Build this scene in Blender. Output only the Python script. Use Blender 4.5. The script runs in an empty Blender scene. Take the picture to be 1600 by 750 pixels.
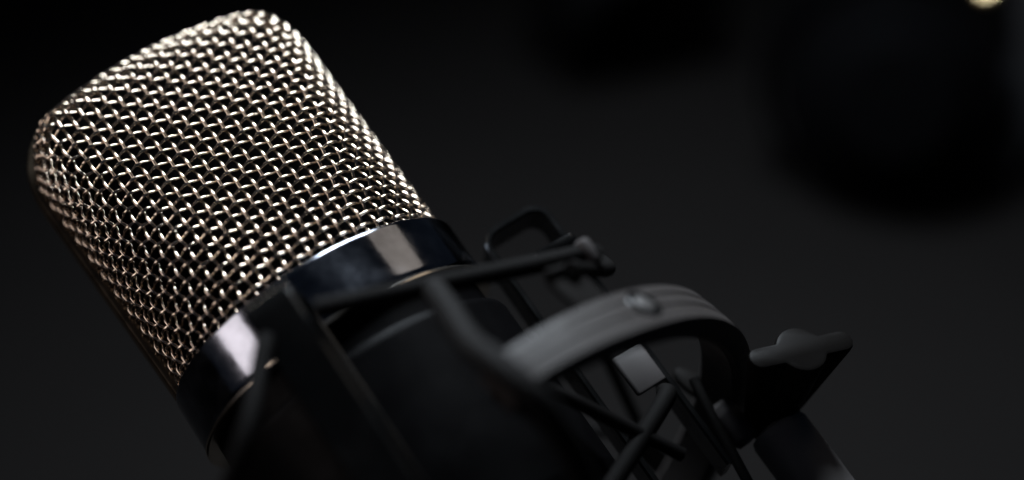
import bpy, math, random
import numpy as np
from mathutils import Matrix, Vector

scene = bpy.context.scene
C = scene.collection
random.seed(4)
S = 0.025                      # metres per unit: the microphone head has a radius of one unit

# ------------------------------------------------------------------ camera
# the frame of the microphone (x along the grille ridge, y to the back, z along its axis) seen from the camera
RC = np.array([[0.82644753, -0.07592371, -0.55787101],
               [-0.48560671, 0.40528685, -0.77455064],
               [0.28490454, 0.91103137, 0.29807925]])
TC = np.array([-1.27622148, 0.53707266, 11.95146033])
PITCH = math.radians(40)       # the camera looks down onto the tabletop
CAM_H = 13.5                   # camera height over the tabletop, in units
cp, sp = math.cos(PITCH), math.sin(PITCH)
MW = np.array([[1, 0, 0], [0, -sp, cp], [0, -cp, -sp]], float)   # columns: right, down, forward
CAMPOS = np.array([0, 0, CAM_H])


def w_from_cam(p):             # camera coordinates (units; right, down, forward) to world metres
    return (MW @ np.asarray(p, float) + CAMPOS) * S


def mic_matrix(base):          # world matrix of an empty standing at a point of the microphone's frame
    R = MW @ RC
    t = w_from_cam(RC @ np.asarray(base, float) + TC)
    m = Matrix.Identity(4)
    for i in range(3):
        for j in range(3):
            m[i][j] = R[i, j]
        m[i][3] = t[i]
    return m


cam_d = bpy.data.cameras.new('camera')
cam = bpy.data.objects.new('camera', cam_d)
C.objects.link(cam)
scene.camera = cam
cm = Matrix.Identity(4)
for i in range(3):
    cm[i][0] = MW[i, 0]; cm[i][1] = -MW[i, 1]; cm[i][2] = -MW[i, 2]; cm[i][3] = CAMPOS[i] * S
cam.matrix_world = cm
cam_d.sensor_width = 36
cam_d.lens = 2819.4 / 1600 * 36
cam_d.clip_start = 0.01
cam_d.clip_end = 50
cam_d.dof.use_dof = True
cam_d.dof.focus_distance = 11.5 * S
cam_d.dof.aperture_fstop = 4.2
cam_d.dof.aperture_blades = 0

# ------------------------------------------------------------------ light and exposure
world = bpy.data.worlds.new('World')
scene.world = world
world.use_nodes = True
world.node_tree.nodes['Background'].inputs[0].default_value = (0.38, 0.52, 0.8, 1)
world.node_tree.nodes['Background'].inputs[1].default_value = 0.022
scene.view_settings.view_transform = 'Standard'
scene.view_settings.look = 'None'
scene.view_settings.exposure = 0
scene.view_settings.gamma = 1
scene.cycles.max_bounces = 6
scene.cycles.use_denoising = True
scene.cycles.sample_clamp_indirect = 4


def area(name, pos, target, sx, sy, radiance, color, spread=180):
    """softbox given in camera coordinates (units)"""
    l = bpy.data.lights.new(name, 'AREA')
    l.shape = 'RECTANGLE'
    l.size = sx * S; l.size_y = sy * S
    l.energy = radiance * math.pi * l.size * l.size_y
    l.color = color
    l.spread = math.radians(spread)
    o = bpy.data.objects.new(name, l)
    C.objects.link(o)
    p = Vector(w_from_cam(pos)); t = Vector(w_from_cam(target))
    o.location = p
    o.rotation_euler = (t - p).to_track_quat('-Z', 'Y').to_euler()
    return o


area('key_softbox', (-.55, -10.8, 11.0), (1.4, -.2, 12.6), 7.2, 4.6, 15.5, (0.82, 0.91, 1.0), 116)
area('left_softbox', (-10.6, -.2, 6.7), (-1.3, -.2, 11.6), 9.5, 3.6, 0.9, (1.0, 0.88, 0.86), 100)
area('warm_softbox', (4.7, -9.3, 11.3), (-1.2, -.2, 11.6), 5, 5, 0.55, (1.0, 0.84, 0.68)).data.shape = 'ELLIPSE'


# ------------------------------------------------------------------ materials


def mat(name, color, rough=0.5, metal=0.0, noise=None, bump=0.0, bscale=200, coat=0.0, rvar=0.0, spec=0.5, cvar=0.0):
    m = bpy.data.materials.new(name)
    m.use_nodes = True
    nt = m.node_tree
    b = nt.nodes['Principled BSDF']
    b.inputs['Base Color'].default_value = (*color, 1)
    b.inputs['Roughness'].default_value = rough
    b.inputs['Metallic'].default_value = metal
    b.inputs['Specular IOR Level'].default_value = spec
    b.inputs['Coat Weight'].default_value = coat
    b.inputs['Coat Roughness'].default_value = 0.08
    tc = nt.nodes.new('ShaderNodeTexCoord')
    if rvar or cvar:
        n = nt.nodes.new('ShaderNodeTexNoise')
        n.inputs['Scale'].default_value = noise or 60
        n.inputs['Detail'].default_value = 6
        nt.links.new(tc.outputs['Object'], n.inputs['Vector'])
        if rvar:
            mr = nt.nodes.new('ShaderNodeMapRange')
            mr.inputs['From Min'].default_value = 0.3; mr.inputs['From Max'].default_value = 0.7
            mr.inputs['To Min'].default_value = max(0.02, rough - rvar); mr.inputs['To Max'].default_value = rough + rvar
            nt.links.new(n.outputs['Fac'], mr.inputs['Value'])
            nt.links.new(mr.outputs['Result'], b.inputs['Roughness'])
        if cvar:
            r = nt.nodes.new('ShaderNodeValToRGB')
            r.color_ramp.elements[0].position = 0.3; r.color_ramp.elements[1].position = 0.7
            r.color_ramp.elements[0].color = (*[c * (1 - cvar) for c in color], 1)
            r.color_ramp.elements[1].color = (*[min(1, c * (1 + cvar)) for c in color], 1)
            nt.links.new(n.outputs['Fac'], r.inputs['Fac'])
            nt.links.new(r.outputs['Color'], b.inputs['Base Color'])
    if bump:
        n2 = nt.nodes.new('ShaderNodeTexNoise')
        n2.inputs['Scale'].default_value = bscale
        n2.inputs['Detail'].default_value = 4
        nt.links.new(tc.outputs['Object'], n2.inputs['Vector'])
        bp = nt.nodes.new('ShaderNodeBump')
        bp.inputs['Strength'].default_value = bump
        bp.inputs['Distance'].default_value = 0.0004
        nt.links.new(n2.outputs['Fac'], bp.inputs['Height'])
        nt.links.new(bp.outputs['Normal'], b.inputs['Normal'])
    return m


M_WIRE = mat('champagne_plated_wire', (0.61, 0.505, 0.405), 0.19, 1.0, noise=260, cvar=0.12, rvar=0.04)
M_INNER_DARK = mat('black_inner_dark', (0.0022, 0.0021, 0.0022), 1.0, 0.0, bump=0.4, bscale=3000, spec=0.0)
M_FRAME = mat('bronze_black_frame', (0.10, 0.078, 0.055), 0.30, 0.9, noise=300, rvar=0.1)
M_COLLAR = mat('black_chrome_collar', (0.25, 0.265, 0.30), 0.14, 1.0, noise=160, rvar=0.06, cvar=0.3, bump=0.04, bscale=700)
M_LIP = mat('bright_metal_lip', (0.75, 0.66, 0.54), 0.2, 1.0)
M_BODY = mat('satin_black_body', (0.0022, 0.0021, 0.0023), 0.42, 0.0, spec=0.03, noise=200, rvar=0.08, bump=0.15, bscale=4000)
M_MOUNT = mat('black_powder_coat', (0.0048, 0.0042, 0.0039), 0.5, 0.0, spec=0.05, noise=300, rvar=0.08, bump=0.08, bscale=9000)
M_RING = mat('dark_grey_satin_ring', (0.033, 0.029, 0.0275), 0.5, 0.0, spec=0.22, noise=300, rvar=0.07, bump=0.2, bscale=4000)
M_STRIP = mat('gloss_black_strip', (0.003, 0.003, 0.003), 0.24, 0.0, noise=200, rvar=0.08, spec=0.25)
M_CORD = mat('black_elastic_cord', (0.0036, 0.0032, 0.003), 0.7, 0.0, spec=0.06, bump=0.25, bscale=9000)
M_TUBE = mat('grey_painted_tube', (0.13, 0.122, 0.12), 0.6, 0.0, noise=200, rvar=0.08, bump=0.08, bscale=9000)
M_CORD2 = mat('lighter_elastic_cord', (0.0050, 0.0045, 0.0043), 0.7, 0.0, spec=0.12, bump=0.25, bscale=9000)  # lighter copy of the cord material, for the cord over the ring
M_CLAMP = mat('grey_cord_clamp', (0.048, 0.043, 0.042), 0.55, 0.0, spec=0.3, noise=200, rvar=0.08)
M_SCREW = mat('dull_zinc_screw', (0.07, 0.066, 0.064), 0.5, 0.2)
M_TABLE = mat('charcoal_tabletop', (0.0085, 0.0077, 0.0074), 0.8, 0.0, noise=6, cvar=0.12, bump=0.3, bscale=900, spec=0.05)
M_PHONE = mat('black_headphone_plastic', (0.002, 0.002, 0.0024), 0.7, 0.0, noise=60, rvar=0.1, spec=0.02)
M_CUSH = mat('black_leatherette', (0.003, 0.003, 0.0035), 0.8, 0.0, bump=0.5, bscale=900, spec=0.05)
M_STEEL = mat('grey_headphone_slider', (0.022, 0.022, 0.024), 0.6, 0.0)
M_GOLD = mat('gold_plated', (0.85, 0.66, 0.36), 0.4, 1.0)

# ------------------------------------------------------------------ mesh helpers


class MB:
    def __init__(self):
        self.v = []; self.f = []; self.n = 0

    def add(self, v, f):
        v = np.asarray(v, float).reshape(-1, 3)
        self.v.append(v)
        self.f += [tuple(int(i) + self.n for i in q) for q in f]
        self.n += len(v)
        return self

    def verts(self):
        return np.concatenate(self.v)


def build(name, mb, material, parent=None, base=(0, 0, 0), smooth=True, sharp=38):
    v = (mb.verts() - np.asarray(base)) * S
    me = bpy.data.meshes.new(name)
    me.from_pydata(v.tolist(), [], mb.f)
    me.validate()
    me.materials.append(material)
    if smooth:
        me.polygons.foreach_set('use_smooth', [True] * len(me.polygons))
        try:
            me.set_sharp_from_angle(angle=math.radians(sharp))
        except Exception:
            pass
    o = bpy.data.objects.new(name, me)
    C.objects.link(o)
    if parent:
        o.parent = parent
    return o


def tube_grid(P, r, k=8, closed=False, caps=True):
    """sweep a circle along points P using parallel transport"""
    P = np.asarray(P, float); n = len(P)
    T = np.gradient(P, axis=0)
    if closed:
        T = np.roll(P, -1, 0) - np.roll(P, 1, 0)
    T /= np.linalg.norm(T, axis=1)[:, None] + 1e-12
    a = np.array([0, 0, 1.]) if abs(T[0, 2]) < .9 else np.array([1., 0, 0])
    N = np.zeros_like(P)
    u = a - T[0] * (a @ T[0]); u /= np.linalg.norm(u)
    N[0] = u
    for i in range(1, n):
        u = N[i - 1] - T[i] * (N[i - 1] @ T[i]); u /= np.linalg.norm(u) + 1e-12
        N[i] = u
    B = np.cross(T, N)
    an = np.arange(k) * 2 * math.pi / k
    rr = np.broadcast_to(np.asarray(r, float), (n,))
    V = P[:, None] + rr[:, None, None] * (np.cos(an)[None, :, None] * N[:, None] + np.sin(an)[None, :, None] * B[:, None])
    f = []
    m = n if closed else n - 1
    for i in range(m):
        a0 = i * k; b0 = ((i + 1) % n) * k
        for j in range(k):
            j2 = (j + 1) % k
            f.append((a0 + j, a0 + j2, b0 + j2, b0 + j))
    if caps and not closed:
        f.append(tuple(range(k))[::-1]); f.append(tuple((n - 1) * k + j for j in range(k)))
    return V.reshape(-1, 3), f


def smooth_path(pts, n=24):
    """Catmull-Rom through points"""
    p = np.asarray(pts, float)
    p = np.vstack([2 * p[0] - p[1], p, 2 * p[-1] - p[-2]])
    out = []
    for i in range(1, len(p) - 2):
        for t in np.linspace(0, 1, n, endpoint=False):
            a, b, c, d = p[i - 1], p[i], p[i + 1], p[i + 2]
            out.append(.5 * ((2 * b) + (-a + c) * t + (2 * a - 5 * b + 4 * c - d) * t * t + (-a + 3 * b - 3 * c + d) * t ** 3))
    out.append(p[-2])
    return np.array(out)


def lathe(profile, k=96, arc=None):
    """revolve (r, z) pairs about z"""
    pr = [np.asarray(profile[0], float)]
    for q in profile[1:]:                            # support loops keep long faces flat under smooth shading
        a, b = pr[-1], np.asarray(q, float)
        d = np.linalg.norm(b - a)
        if d > .06:
            pr += [a + (b - a) * (.012 / d), b - (b - a) * (.012 / d)]
        pr.append(b)
    pr = np.array(pr)
    n = len(pr)
    an = np.arange(k) * 2 * math.pi / k
    V = np.stack([pr[:, 0][:, None] * np.cos(an), pr[:, 0][:, None] * np.sin(an), np.repeat(pr[:, 1][:, None], k, 1)], -1)
    f = []
    for i in range(n - 1):
        for j in range(k):
            j2 = (j + 1) % k
            f.append((i * k + j, i * k + j2, (i + 1) * k + j2, (i + 1) * k + j))
    return V.reshape(-1, 3), f


def lathe_closed(profile, k=128):
    pr = list(profile) + [profile[0]]
    return lathe(pr, k)


def frame(origin, x, z):
    """4x4-like (R, t) with local x and z given"""
    z = np.asarray(z, float); z /= np.linalg.norm(z)
    x = np.asarray(x, float); x = x - z * (x @ z); x /= np.linalg.norm(x)
    y = np.cross(z, x)
    return np.stack([x, y, z], 1), np.asarray(origin, float)


def put(vf, fr):
    v, f = vf
    R, t = fr
    return np.asarray(v) @ R.T + t, f


def rbox(w, d, h, b=0.02, seg=3):
    """box with rounded vertical outline and chamfered top and bottom, centred"""
    def outline(w, d, r):
        pts = []
        for cx, cy, a0 in ((w / 2 - r, d / 2 - r, 0), (-w / 2 + r, d / 2 - r, 90), (-w / 2 + r, -d / 2 + r, 180), (w / 2 - r, -d / 2 + r, 270)):
            for s in range(seg + 1):
                a = math.radians(a0 + 90 * s / seg)
                pts.append((cx + r * math.cos(a), cy + r * math.sin(a)))
        return pts
    r = min(b * 1.5, w * .45, d * .45)
    rows = []
    c = b
    for z, ins in ((-h / 2, c), (-h / 2 + c * .3, c * .3), (-h / 2 + c, 0), (h / 2 - c, 0), (h / 2 - c * .3, c * .3), (h / 2, c)):
        o = outline(w - 2 * ins, d - 2 * ins, max(r - ins * .6, 1e-4))
        rows.append([(x, y, z) for x, y in o])
    k = len(rows[0])
    v = [p for row in rows for p in row]
    f = []
    for i in range(len(rows) - 1):
        for j in range(k):
            j2 = (j + 1) % k
            f.append((i * k + j, i * k + j2, (i + 1) * k + j2, (i + 1) * k + j))
    f.append(tuple(range(k))[::-1]); f.append(tuple((len(rows) - 1) * k + j for j in range(k)))
    return np.array(v), f


def extrude_outline(pts, h, bev=0.02):
    """closed 2D outline (x, y) to a bevelled slab, z from 0 to h"""
    p = np.asarray(pts, float)
    nx = np.roll(p, -1, 0) - np.roll(p, 1, 0)
    nrm = np.stack([nx[:, 1], -nx[:, 0]], 1); nrm /= np.linalg.norm(nrm, axis=1)[:, None]
    rows = []
    for z, ins in ((0, bev), (bev, 0), (h - bev, 0), (h - bev * .3, bev * .35), (h, bev)):
        q = p - nrm * ins
        rows.append(np.c_[q, np.full(len(q), z)])
    k = len(p); f = []
    for i in range(len(rows) - 1):
        for j in range(k):
            j2 = (j + 1) % k
            f.append((i * k + j, i * k + j2, (i + 1) * k + j2, (i + 1) * k + j))
    f.append(tuple(range(k))[::-1]); f.append(tuple((len(rows) - 1) * k + j for j in range(k)))
    return np.concatenate(rows), f


def strip_sweep(P, side, width, thick):
    """flat strip swept along P: its width runs along 'side', its thickness across; bevelled corners"""
    P = np.asarray(P, float); n = len(P)
    side = np.asarray(side, float); side /= np.linalg.norm(side)
    T = np.gradient(P, axis=0); T /= np.linalg.norm(T, axis=1)[:, None]
    N = np.cross(T, side); N /= np.linalg.norm(N, axis=1)[:, None]
    a, b = width / 2, thick / 2
    c = min(b * .6, .02)
    prof = [(a, b - c), (a - c, b), (-a + c, b), (-a, b - c), (-a, -b + c), (-a + c, -b), (a - c, -b), (a, -b + c)]
    k = len(prof)
    V = np.concatenate([[P[i] + side * u + N[i] * w for u, w in prof] for i in range(n)])
    f = []
    for i in range(n - 1):
        for j in range(k):
            j2 = (j + 1) % k
            f.append((i * k + j, i * k + j2, (i + 1) * k + j2, (i + 1) * k + j))
    f.append(tuple(range(k))[::-1]); f.append(tuple((n - 1) * k + j for j in range(k)))
    return V, f


def thing(name, label, cat, matrix):
    o = bpy.data.objects.new(name, None)
    o.empty_display_size = 0.02
    C.objects.link(o)
    o.matrix_world = matrix
    o['label'] = label; o['category'] = cat
    return o


# ------------------------------------------------------------------ tabletop (world frame, z = 0)
tb = MB()
n = 40
xs = np.linspace(-70, 70, n); ys = np.linspace(-12, 90, n)
V = [(x, y, 0) for y in ys for x in xs]
F = [(j * n + i, j * n + i + 1, (j + 1) * n + i + 1, (j + 1) * n + i) for j in range(n - 1) for i in range(n - 1)]
tb.add(V, F)
table = build('tabletop', tb, M_TABLE)
table['kind'] = 'structure'

# ------------------------------------------------------------------ condenser microphone
BASE = (0, 0, -7.2)
mic = thing('condenser_microphone', 'large side-address studio microphone with a silver wire mesh head and glossy black collar', 'microphone', mic_matrix(BASE))

H_TOP, Z0, WEDGE = 2.27, 0.15, math.tan(0.2558)
TOPC, TOPK, CREASEK = 0.20, 0.42, 0.10


def smax(a, b, k):
    return np.maximum(a, b) + np.maximum(k - np.abs(a - b), 0) ** 2 / (4 * k)


def headF(P, off=0.0):
    x, y, z = P[..., 0], P[..., 1], P[..., 2]
    g1 = np.sqrt(x * x + y * y + 1e-12) - 1
    g2 = (np.abs(y) - np.minimum(1.2, 1 - (z - Z0) * WEDGE)) * math.cos(0.2558)
    g = smax(g1, g2, CREASEK)
    g3 = z - (H_TOP - TOPC * x * x)
    return smax(g, g3, TOPK) - off


def cast(O, D, off=0.0):
    lo = np.zeros(D.shape[:-1]); hi = np.full(D.shape[:-1], 3.5)
    for _ in range(34):
        m = (lo + hi) / 2
        neg = headF(O + D * m[..., None], off) < 0
        lo = np.where(neg, m, lo); hi = np.where(neg, hi, m)
    return O + D * ((lo + hi) / 2)[..., None]


def hgrad(P):
    e = 1e-3
    g = np.stack([headF(P + np.eye(3)[i] * e) - headF(P - np.eye(3)[i] * e) for i in range(3)], -1)
    return g / (np.linalg.norm(g, axis=-1)[..., None] + 1e-12)


ZC = H_TOP - 0.5


def section(v, off=0.0, nt=181):
    """section curve of the front half: v<=ZC is a height, above it a fan; returns points from left rail to right rail"""
    th = np.linspace(-math.pi / 2, math.pi / 2, nt)
    if v <= ZC:
        O = np.zeros((nt, 3)); O[:, 2] = v
        D = np.stack([np.sin(th), -np.cos(th), 0 * th], -1)
    else:
        ph = (v - ZC)
        O = np.zeros((nt, 3)); O[:, 2] = ZC
        D = np.stack([np.sin(th), -np.cos(th) * math.cos(ph), np.cos(th) * math.sin(ph) + .25 * math.sin(ph) * np.sin(th) ** 2], -1)
        D /= np.linalg.norm(D, axis=1)[:, None]
    return cast(O, D, off)


def make_half(sign, off=0.0):
    """rows of the surface with arc-length tables; v is re-parametrised by arc length up the centre line"""
    vs = np.concatenate([np.linspace(-.08, ZC, 60), ZC + np.linspace(0, math.pi / 2, 50)[1:]])
    rows = np.array([section(v, off) for v in vs])
    if sign > 0:
        rows = rows * np.array([1, -1, 1])
    mid = rows[:, rows.shape[1] // 2]
    L = np.concatenate([[0], np.cumsum(np.linalg.norm(np.diff(mid, axis=0), axis=1))])
    A = np.concatenate([np.zeros((len(rows), 1)), np.cumsum(np.linalg.norm(np.diff(rows, axis=1), axis=2), axis=1)], 1)
    A = A - A[:, rows.shape[1] // 2][:, None]
    return rows, L, A


def lean(P):
    """the head leans and widens very slightly towards its top"""
    P = np.array(P, float)
    z = np.clip(P[..., 2], 0, None)
    P[..., 0] -= .02 * z + .03 * z * ((1 - P[..., 0]) / 2) ** 2
    return P


PITCH_W = 0.0818
RW = 0.0115
AMP = 0.0120


def eval_surface(rows, L, A, s, v):
    """point at across-arc s and up-arc v (1D arrays); NaN where the cloth has ended"""
    out = np.full((len(s), 3), np.nan)
    vi = np.clip(np.searchsorted(L, v) - 1, 0, len(L) - 2)
    t = (v - L[vi]) / (L[vi + 1] - L[vi])
    for i in range(len(s)):
        pts = []
        if abs(s[i]) > math.pi / 2:
            continue
        for r in (vi[i], vi[i] + 1):
            # the cloth is squeezed towards the rail where the head gets narrower
            q = s[i] - math.copysign((math.pi / 2 - A[r, -1]) * (abs(s[i]) / (math.pi / 2)) ** 4, s[i])
            pts.append([np.interp(q, A[r], rows[r][:, c]) for c in range(3)])
        out[i] = np.array(pts[0]) * (1 - t[i]) + np.array(pts[1]) * t[i]
    return out


def wave(x):
    """crimp of a woven wire: +1 on an over-crossing, -1 on an under-crossing"""
    c = np.cos(math.pi * x)
    return np.tanh(1.35 * c) / math.tanh(1.35)


def weave(sign):
    rows, L, A = make_half(sign)
    mb = MB()
    smaxv = np.abs(A).max()
    ns = int(smaxv / PITCH_W) + 1
    nv = int(L[-1] / PITCH_W)
    sub = 6

    def wob(t, seed):                                # slow wander of a hand-formed cloth
        return PITCH_W * (.03 * np.sin(t * .31 + seed * 2.3) + .012 * np.sin(t * .83 + seed * 5.1))

    def run(s, v, offs, horizontal):
        P = eval_surface(rows, L, A, s, v)
        ok = ~np.isnan(P[:, 0])
        idx = np.where(ok)[0]
        if len(idx) < 3:
            return
        for g in np.split(idx, np.where(np.diff(idx) > 1)[0] + 1):
            if len(g) < 3:
                continue
            Q = P[g]
            N = hgrad(Q)
            Q = Q + N * offs[g][:, None]
            mb.add(*tube_grid(lean(Q), RW, 8))
    rnd = random.Random(7 + sign)
    for i in range(-ns, ns + 1):                     # wires running up the head
        ji = rnd.gauss(0, .018) * PITCH_W
        v = np.linspace(0, nv, nv * sub + 1)
        run(np.full(len(v), i * PITCH_W) + ji + wob(v, i), v * PITCH_W, AMP * wave(v + i), False)
    for j in range(0, nv + 1):                       # wires running round the head
        s = np.linspace(-ns, ns, 2 * ns * sub + 1)
        jj = rnd.gauss(0, .018) * PITCH_W
        run(s * PITCH_W, np.clip(j * PITCH_W + jj + wob(s, j + 50), 1e-6, L[-1] - 1e-6), -AMP * wave(s + j), True)
    return mb


build('front_grille', weave(-1), M_WIRE, mic, BASE, sharp=120)
build('back_grille', weave(1), M_WIRE, mic, BASE, sharp=120)

# black sheet added just under the wire for the darkness inside the head
ib = MB()
for sg in (-1, 1):
    rws = []
    vs = np.concatenate([np.linspace(-.08, ZC, 24), ZC + np.linspace(0, math.pi / 2, 20)[1:]])
    rws = np.array([section(v, -.055, 91) for v in vs])
    if sg > 0:
        rws = rws * np.array([1, -1, 1])
    a, b = rws.shape[:2]
    ib.add(lean(rws).reshape(-1, 3), [(i * b + j, i * b + j + 1, (i + 1) * b + j + 1, (i + 1) * b + j) for i in range(a - 1) for j in range(b - 1)])
build('inner_dark_sheet', ib, M_INNER_DARK, mic, BASE)

# frame rail between the two grille halves: follows the outline in the xz plane
ang = np.concatenate([np.linspace(-.08, ZC, 30), []])
pts = []
for z in np.linspace(-.08, ZC, 30):
    pts.append((-1.0, z))
D = []
th = np.linspace(math.pi, 0, 80)
O = np.zeros((80, 3)); O[:, 2] = ZC
Dv = np.stack([np.cos(th), 0 * th, np.sin(th)], -1)
arc = cast(O, Dv)
left = [np.array([-1 - 0.0, 0, z]) for z in np.linspace(-.08, ZC - .03, 30)]
lc = cast(np.array([[0, 0, z] for z in np.linspace(-.08, ZC - .03, 30)]), np.tile([-1., 0, 0], (30, 1)))
rail = np.concatenate([lc, arc, (lc * np.array([-1, 1, 1]))[::-1]])
fb = MB()
P = rail
T = np.gradient(P, axis=0); T /= np.linalg.norm(T, axis=1)[:, None]
N = np.cross(np.array([0, 1., 0]), T)
# outward check
N = N * np.sign((N * (P - np.array([0, 0, 1.]))).sum(1))[:, None]
prof = [(-.095, -.06), (-.11, .035), (-.104, .052), (-.09, .06), (-.03, .064), (.03, .064), (.09, .06), (.104, .052), (.11, .035), (.095, -.06)]
k = len(prof)
V = np.concatenate([[P[i] + np.array([0, u, 0]) + N[i] * (w - .03 * (1 + P[i][0]) * .5 * (w > 0)) for u, w in prof] for i in range(len(P))])
F = [(i * k + j, i * k + (j + 1) % k, (i + 1) * k + (j + 1) % k, (i + 1) * k + j) for i in range(len(P) - 1) for j in range(k)]
fb.add(lean(V), F)
rail_o = build('grille_frame', fb, M_FRAME, mic, BASE)

# glossy collar with a bright lower lip
cb = MB()
cb.add(*lathe([(0.93, .015), (1.0, .018), (1.05, .016), (1.062, .012), (1.070, .004), (1.073, -.008), (1.074, -.35), (1.070, -.372), (1.06, -.385), (.9, -.386)], 160))
build('collar', cb, M_COLLAR, mic, BASE)
lb = MB()
lb.add(*lathe([(.95, -.388), (1.075, -.388), (1.086, -.396), (1.086, -.408), (1.075, -.416), (.95, -.416)], 160))
build('collar_lip', lb, M_LIP, mic, BASE)
bb = MB()
bb.add(*lathe([(.95, -.4), (.99, -.42), (.99, -.60), (1.0, -.62), (1.055, -.64), (1.065, -.67), (1.065, -1.9), (1.05, -1.96), (1.03, -2.0), (1.03, -2.06), (1.05, -2.1), (1.055, -5.6), (1.02, -5.9), (.8, -6.5), (.45, -6.6), (.42, -7.15), (.36, -7.2), (0.001, -7.2)], 128))
build('body', bb, M_BODY, mic, BASE)

# ------------------------------------------------------------------ shock mount
MBASE = (2.25, .05, -6.2)
mount = thing('shock_mount', 'black spider shock mount with a grey outer ring and elastic cords, cradling the microphone body', 'shock mount', mic_matrix(MBASE))
RCN = np.array([0.01, -.01, -1.87]); RR = 2.15
RN = np.array([-.142, .214, 1.]); RN /= np.linalg.norm(RN)
RFX = np.array([1, 0, .142]); RFX /= np.linalg.norm(RFX)
RF = frame(RCN, RFX, RN)


def ring_pt(az, r=RR, z=0.0):
    a = math.radians(az)
    return RF[0] @ np.array([r * math.cos(a), r * math.sin(a), z]) + RCN


# outer ring: top edge at local z=0, band hangs below; grooves on its outer face
HB = .34
prof = [(RR - .17, -.03), (RR - .14, 0), (RR - .03, 0), (RR, -.02), (RR + .005, -.085), (RR - .004, -.095), (RR - .004, -.11), (RR + .005, -.12),
        (RR + .005, -.19), (RR - .004, -.20), (RR - .004, -.215), (RR + .005, -.225), (RR, -HB + .02), (RR - .03, -HB), (RR - .14, -HB), (RR - .17, -HB + .03)]
a_r = np.radians(np.linspace(-83, 232, 220))  # ring left open: the gap stands in for a stretch in shade
k = len(prof)
def taper(a):                                        # the band narrows towards the gap that replaces its shaded stretch
    t = min(1, max(0, (math.degrees(a) + 83) / 34))
    return .80 + .20 * t * t * (3 - 2 * t)


v = np.array([(q * math.cos(a), q * math.sin(a), z * taper(a)) for a in a_r for q, z in prof])
f = [(i * k + j, i * k + (j + 1) % k, (i + 1) * k + (j + 1) % k, (i + 1) * k + j) for i in range(len(a_r) - 1) for j in range(k)]
f.append(tuple(range(k))[::-1]); f.append(tuple((len(a_r) - 1) * k + j for j in range(k)))
v, f = put((v, f), RF)
ring = build('outer_ring', MB().add(v, f), M_RING, mount, MBASE)

# countersunk screw in the ring face
saz = -51.5
sp_ = ring_pt(saz, RR + .005, -.15)
sn = ring_pt(saz, RR + 1, -.15) - sp_
sf = frame(sp_, RN, sn)
build('screw', MB().add(*put(lathe([(.001, .010), (.045, .010), (.062, .002), (.068, -.012), (.07, -.03)], 32), sf)), M_SCREW, ring, MBASE)
build('screw_recess', MB().add(*put(lathe([(.07, -.02), (.074, .001), (.110, .002), (.118, -.004), (.118, -.02)], 40), sf)), M_STRIP, ring, MBASE)

# hairpin brackets: a strip goes up beside the mic, bends outward and comes down again


def hairpin(az, z_top, r0=1.2, r1=1.67, width=.30, thick=.05, z_in=-3.4, z_out=-2.3):
    a = math.radians(az)
    e = np.array([math.cos(a), math.sin(a), 0]); t = np.array([-math.sin(a), math.cos(a), 0])
    rc = .12
    pr = [(r0, z_in)]
    pr += [(r0, z) for z in np.linspace(z_in, z_top - rc, 8)[1:]]
    pr += [(r0 + rc - rc * math.cos(q), z_top - rc + rc * math.sin(q)) for q in np.linspace(0, math.pi / 2, 9)[1:]]
    pr += [(r1 - rc + rc * math.sin(q), z_top - rc + rc * math.cos(q)) for q in np.linspace(0, math.pi / 2, 9)]
    pr += [(r1, z) for z in np.linspace(z_top - rc, z_out, 8)[1:]]
    P = np.array([e * r + np.array([0, 0, z]) for r, z in pr])
    return build('hairpin_bracket', MB().add(*strip_sweep(P, t, width, thick)), M_STRIP, mount, MBASE)


hairpin(-107, -.24)
hairpin(-2, -.13)
hairpin(84, -.2)
hairpin(168, -.5)

# inner cage rings holding the hairpins
for z in (-2.25, -3.35):
    v, f = lathe_closed([(1.10, z - .07), (1.12, z - .09), (1.16, z - .09), (1.175, z - .07), (1.175, z + .07), (1.16, z + .09), (1.12, z + .09), (1.10, z + .07)], 128)
    build('cage_ring', MB().add(v, f), M_MOUNT, mount, MBASE)


# hook tabs on the outer ring
def hook_tab(az, h, lean=.0, width=.24):
    b = ring_pt(az, RR - .08, -.05)
    e = ring_pt(az, RR + 1) - ring_pt(az, RR); e /= np.linalg.norm(e)
    side = np.cross(RN, e)
    P = [b, b + RN * h * .5 + e * lean * .5, b + RN * (h - .06) + e * lean, b + RN * (h - .02) + e * (lean + .02), b + RN * h + e * (lean + .06)]
    mb = MB().add(*strip_sweep(smooth_path(P, 6), side, width, .05))
    o = build('hook_tab', mb, M_MOUNT, mount, MBASE)
    return b + RN * (h - .06) + e * (lean + .08)


tA = hook_tab(-58, .36, width=.28)
tB = hook_tab(-135, .50)
tC = hook_tab(35, .40)
tD = hook_tab(128, .45)


def cord(pts, r=.055, name='elastic_cord', n=16, mt=None):
    P = smooth_path(pts, n)
    return build(name, MB().add(*tube_grid(P, r, 14)), mt or M_CORD, mount, MBASE)


# straight cord from the front hairpin to the right hook, a little thicker with its sleeve
hp1 = np.array([-.33, -1.70, -.50])
cap = np.array([1.306, -1.411, -.967])
cord([hp1 + [.03, .0, -.01], [.41, -1.63, -.735], [.95, -1.50, -.88], cap, cap + [.05, .02, -.06]], .058)
hk = frame([1.28, -1.04, -.73], [.79, .02, -.16], [0, -.3, 1])
build('cord_hook', MB().add(*put(rbox(.30, .12, .10, .03), hk)), M_STRIP, mount, MBASE)
build('cord_hook', MB().add(*put(rbox(.09, .15, .17, .03), frame(cap + [.0, 0, .01], [.79, .02, -.16], [0, -.3, 1]))), M_CLAMP, mount, MBASE)
cord([[-.60, -1.60, -.48], [-.72, -1.66, -.62], [-1.05, -1.78, -1.0], tB], .055)
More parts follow.
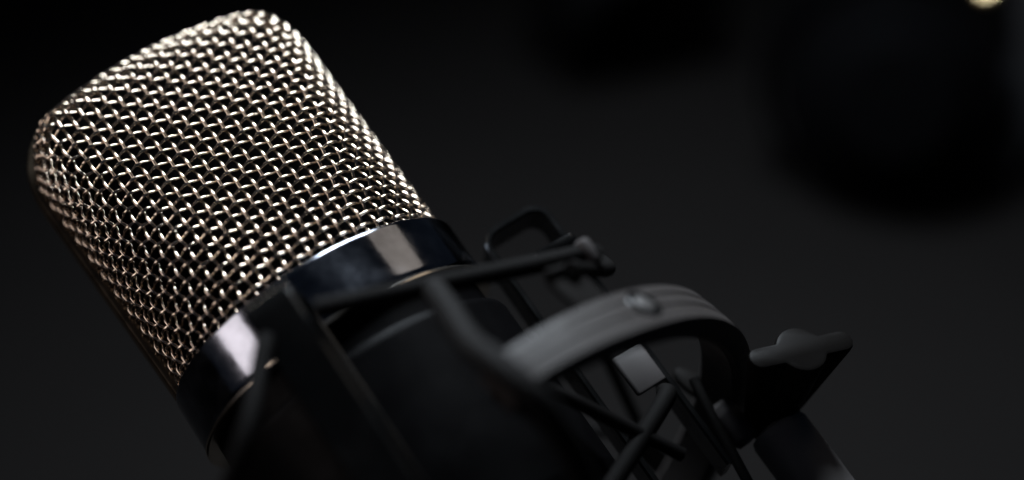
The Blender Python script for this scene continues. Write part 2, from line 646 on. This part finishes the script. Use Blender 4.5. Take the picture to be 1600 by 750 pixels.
# cord dropping over the ring
cord([[.34, -1.66, -.76], [.29, -1.86, -.98], [.22, -2.12, -1.28], [.22, -2.33, -1.50], [.27, -2.37, -1.74], [.32, -2.22, -1.92], [.38, -1.9, -2.1], [.4, -1.3, -2.35]], .08, mt=M_CORD2)
cord([tA, [1.5, -1.0, -1.0], [1.72, -.25, -.62]], .045)
cord([tC, [1.75, .6, -.7], [1.72, .1, -.6]], .045)
cord([tC, [1.0, 1.5, -.9], [.2, 1.72, -.7]], .045)
cord([tD, [-.6, 1.7, -.9], [.1, 1.72, -.7]], .045)
cord([tD, [-1.6, 1.0, -1.0], [-1.66, .4, -.9]], .045)
cord([tB, [-1.75, -.6, -1.2], [-1.66, .3, -.9]], .045)
# lower cords seen inside the ring at the right
cord([[1.50, -.50, -1.74], [1.415, -.566, -1.809], [.819, -.729, -2.083], [.3, -.86, -2.32]], .062)
cord([[1.86, -.05, -1.68], [1.838, -.045, -1.791], [1.746, -.026, -2.435], [1.70, -.02, -2.8]], .036)
cord([[.5, -1.0, -1.20], [.744, -.927, -1.406], [1.327, -.538, -2.143]], .045)

# grey clamp plate on the right hairpin and the oval cord tab beside it
cl = frame([1.531, -.22, -1.468], [1, 0, -.05], [0, 0, 1])
build('cord_clamp', MB().add(*put(rbox(.23, .05, .30, .015), cl)), M_CLAMP, mount, MBASE)
of = frame([1.95, .31, -1.66], [-.45, 0, 1], [0.2, -1, 0])
o_pts = [(.17 * math.cos(a), .08 * math.sin(a)) for a in np.linspace(0, 2 * math.pi, 32, endpoint=False)]
build('oval_tab', MB().add(*put(extrude_outline(o_pts, .06, .015), of)), M_MOUNT, mount, MBASE)

# swivel: barrel beside the ring, tube running down, winged thumb screw
AX = np.array([2.13, -.02, -.10])
sw = build('swivel_tube', MB().add(*put(lathe([(.001, -2.12), (.12, -2.12), (.19, -2.15), (.205, -2.19), (.205, -2.75), (.215, -2.78), (.215, -3.3), (.205, -3.34), (.205, -6.1), (.19, -6.2), (.001, -6.2)], 64), (np.eye(3), AX))), M_TUBE, mount, MBASE)
bf = frame([1.913, .009, -2.06], [1, 0, 0], [-.15, -.1, 1])
build('pivot_barrel', MB().add(*put(lathe([(.001, .17), (.05, .165), (.085, .14), (.10, .08), (.10, -.12), (.08, -.16), (.001, -.17)], 40), bf)), M_CLAMP, mount, MBASE)

# thumb screw
out = []
for a in np.linspace(-60, 60, 13):
    out.append((.115 * math.cos(math.radians(a - 90)), .115 * math.sin(math.radians(a - 90))))
W = .385; hw = .082
wing = [(-.09, -.05)]
pts = []
R0 = .175
a0 = math.degrees(math.asin(hw / R0))
for a in np.linspace(180 + a0, 360 - a0, 14):
    pts.append((R0 * math.cos(math.radians(a)), R0 * math.sin(math.radians(a))))
for a in np.linspace(-90, 90, 8):
    pts.append((W - hw + hw * math.cos(math.radians(a)), hw * math.sin(math.radians(a))))
for a in np.linspace(a0, 180 - a0, 14):
    pts.append((R0 * math.cos(math.radians(a)), R0 * math.sin(math.radians(a))))
for a in np.linspace(90, 270, 8):
    pts.append((-W + hw + hw * math.cos(math.radians(a)), hw * math.sin(math.radians(a))))
wc = RC.T @ (np.array([1.845, .66, 11.4]) - TC); neck = RC.T @ (np.array([1.70, 1.17, 12.0]) - TC)
zaxis = wc - neck; zl = np.linalg.norm(zaxis)
wr = RC.T @ np.array([.97, -.21, .33])
v, f = extrude_outline(pts, zl * .95, .03)
v = np.array(v)
# the wings narrow towards the shank
zz = v[:, 2] / (zl * .95)
v[:, 0] *= .42 + .58 * np.clip(zz, 0, 1) ** .9
v, f = put((v, f), frame(neck, wr, zaxis))
hub = lathe([(.001, -.12), (.13, -.12), (.15, -.09), (.15, .1), (.165, .14), (.172, zl * .5), (.172, zl * .8), (.15, zl * .9), (.001, zl * .9)], 40)
build('thumb_screw', MB().add(v, f).add(*put(hub, frame(neck, wr, zaxis))), M_MOUNT, mount, MBASE)

# ------------------------------------------------------------------ microphone stand out of frame, carrying the mount
sbase_m = np.array([2.13, -.02, -6.15])
st_w = w_from_cam(RC @ sbase_m + TC) / S
mtx = Matrix.Identity(4); mtx[0][3] = st_w[0] * S; mtx[1][3] = (st_w[1] + 0) * S; mtx[2][3] = 0
stand = thing('table_stand', 'short black desk stand with a round base, holding the shock mount up', 'microphone stand', mtx)
sb = [st_w[0], st_w[1], 0]
build('base', MB().add(*put(lathe([(.001, 0.0), (2.6, 0.0), (2.68, .08), (2.66, .28), (2.5, .36), (.5, .5), (.4, .8), (.001, .8)], 96), (np.eye(3), np.array(sb)))), M_MOUNT, stand, sb)
build('pole', MB().add(*tube_grid(np.array([[sb[0], sb[1], .6], [sb[0], sb[1], st_w[2] * .5], [sb[0], sb[1], st_w[2] - .05]]), .2, 32)), M_MOUNT, stand, sb)

# ------------------------------------------------------------------ headphones lying on the table, far out of focus


def table_pt(u, v, z=0.0):
    d = MW @ np.array([(u - 800) / 2819.4, (v - 375) / 2819.4, 1.])
    t = (z - CAM_H) / d[2]
    return CAMPOS + d * t


c1 = table_pt(1372, 268); c2 = table_pt(975, 95)
mtx = Matrix.Identity(4); mtx[0][3] = 4.4 * S; mtx[1][3] = 23.8 * S
hp = thing('headphones', 'black over-ear headphones lying out of focus on the dark tabletop behind', 'headphones', mtx)
HB0 = (4.4, 23.8, 0)


def cup(c, r, tilt, yaw, h):
    zax = np.array([math.sin(tilt) * math.cos(yaw), math.sin(tilt) * math.sin(yaw), math.cos(tilt)])
    fr = frame(c + np.array([0, 0, h]), [1, 0, 0], zax)
    sh = build('ear_cup', MB().add(*put(lathe([(.001, .95), (r * .5, .93), (r * .62, .85), (r * .7, .62), (r * .93, .5), (r, .3), (r, .05), (r * .9, 0), (.001, 0)], 96), fr)), M_PHONE, hp, HB0)
    k = 32
    a = np.linspace(0, 2 * math.pi, k, endpoint=False)
    prof = [(r * .76 + .28 * r * math.cos(t), -.22 + .36 * math.sin(t)) for t in a]
    build('ear_cushion', MB().add(*put(lathe_closed(prof, 96), fr)), M_CUSH, hp, HB0)
    return fr


f1 = cup(c1, 1.28, 1.15, -1.75, 1.22)
f2 = cup(c2, 1.05, -1.3, -1.2, 1.0)
for c, r, w in ((c1, 1.28, .4), (c2, 1.05, .34)):
    # fork round the upper half of the cup, standing up into the slider
    an = np.linspace(-.5, math.pi + .5, 40)
    P = np.array([c + np.array([(r + .2) * math.cos(a), .35 * math.sin(a) + .1, r + (r + .2) * math.sin(a)]) for a in an])
    build('yoke', MB().add(*strip_sweep(P, [0, 1, -.2], w, .12)), M_PHONE, hp, HB0)
P = smooth_path([c1 + [0, .4, 2.8], c1 + [.1, 2.0, 4.6], (c1 + c2) / 2 + [0, 3.2, 5.0], c2 + [-.1, 2.0, 4.2], c2 + [0, .4, 2.3]], 14)
build('headband', MB().add(*strip_sweep(P, [0, .8, -.5], .8, .24)), M_CUSH, hp, HB0)
P = smooth_path([c1 + [1.38, -.1, .1], c1 + [1.55, -.1, .9], c1 + [1.62, 0, 1.9], c1 + [1.5, .2, 2.9]], 10)
build('slider', MB().add(*strip_sweep(P, [1, -.5, 0], .6, .16)), M_STEEL, hp, HB0)
d = MW @ np.array([(1542 - 800) / 2819.4, (-20 - 375) / 2819.4, 1.])
g = CAMPOS + d * ((c1[1] - 1.7) / d[1])
gf = frame(g, [1, 0, 0], MW @ np.array([-.73, -.57, -1.49]))
build('gold_stud', MB().add(*put(lathe([(.001, .05), (.08, .045), (.11, .02), (.12, -.03), (.001, -.04)], 32), gf)), M_GOLD, hp, HB0)
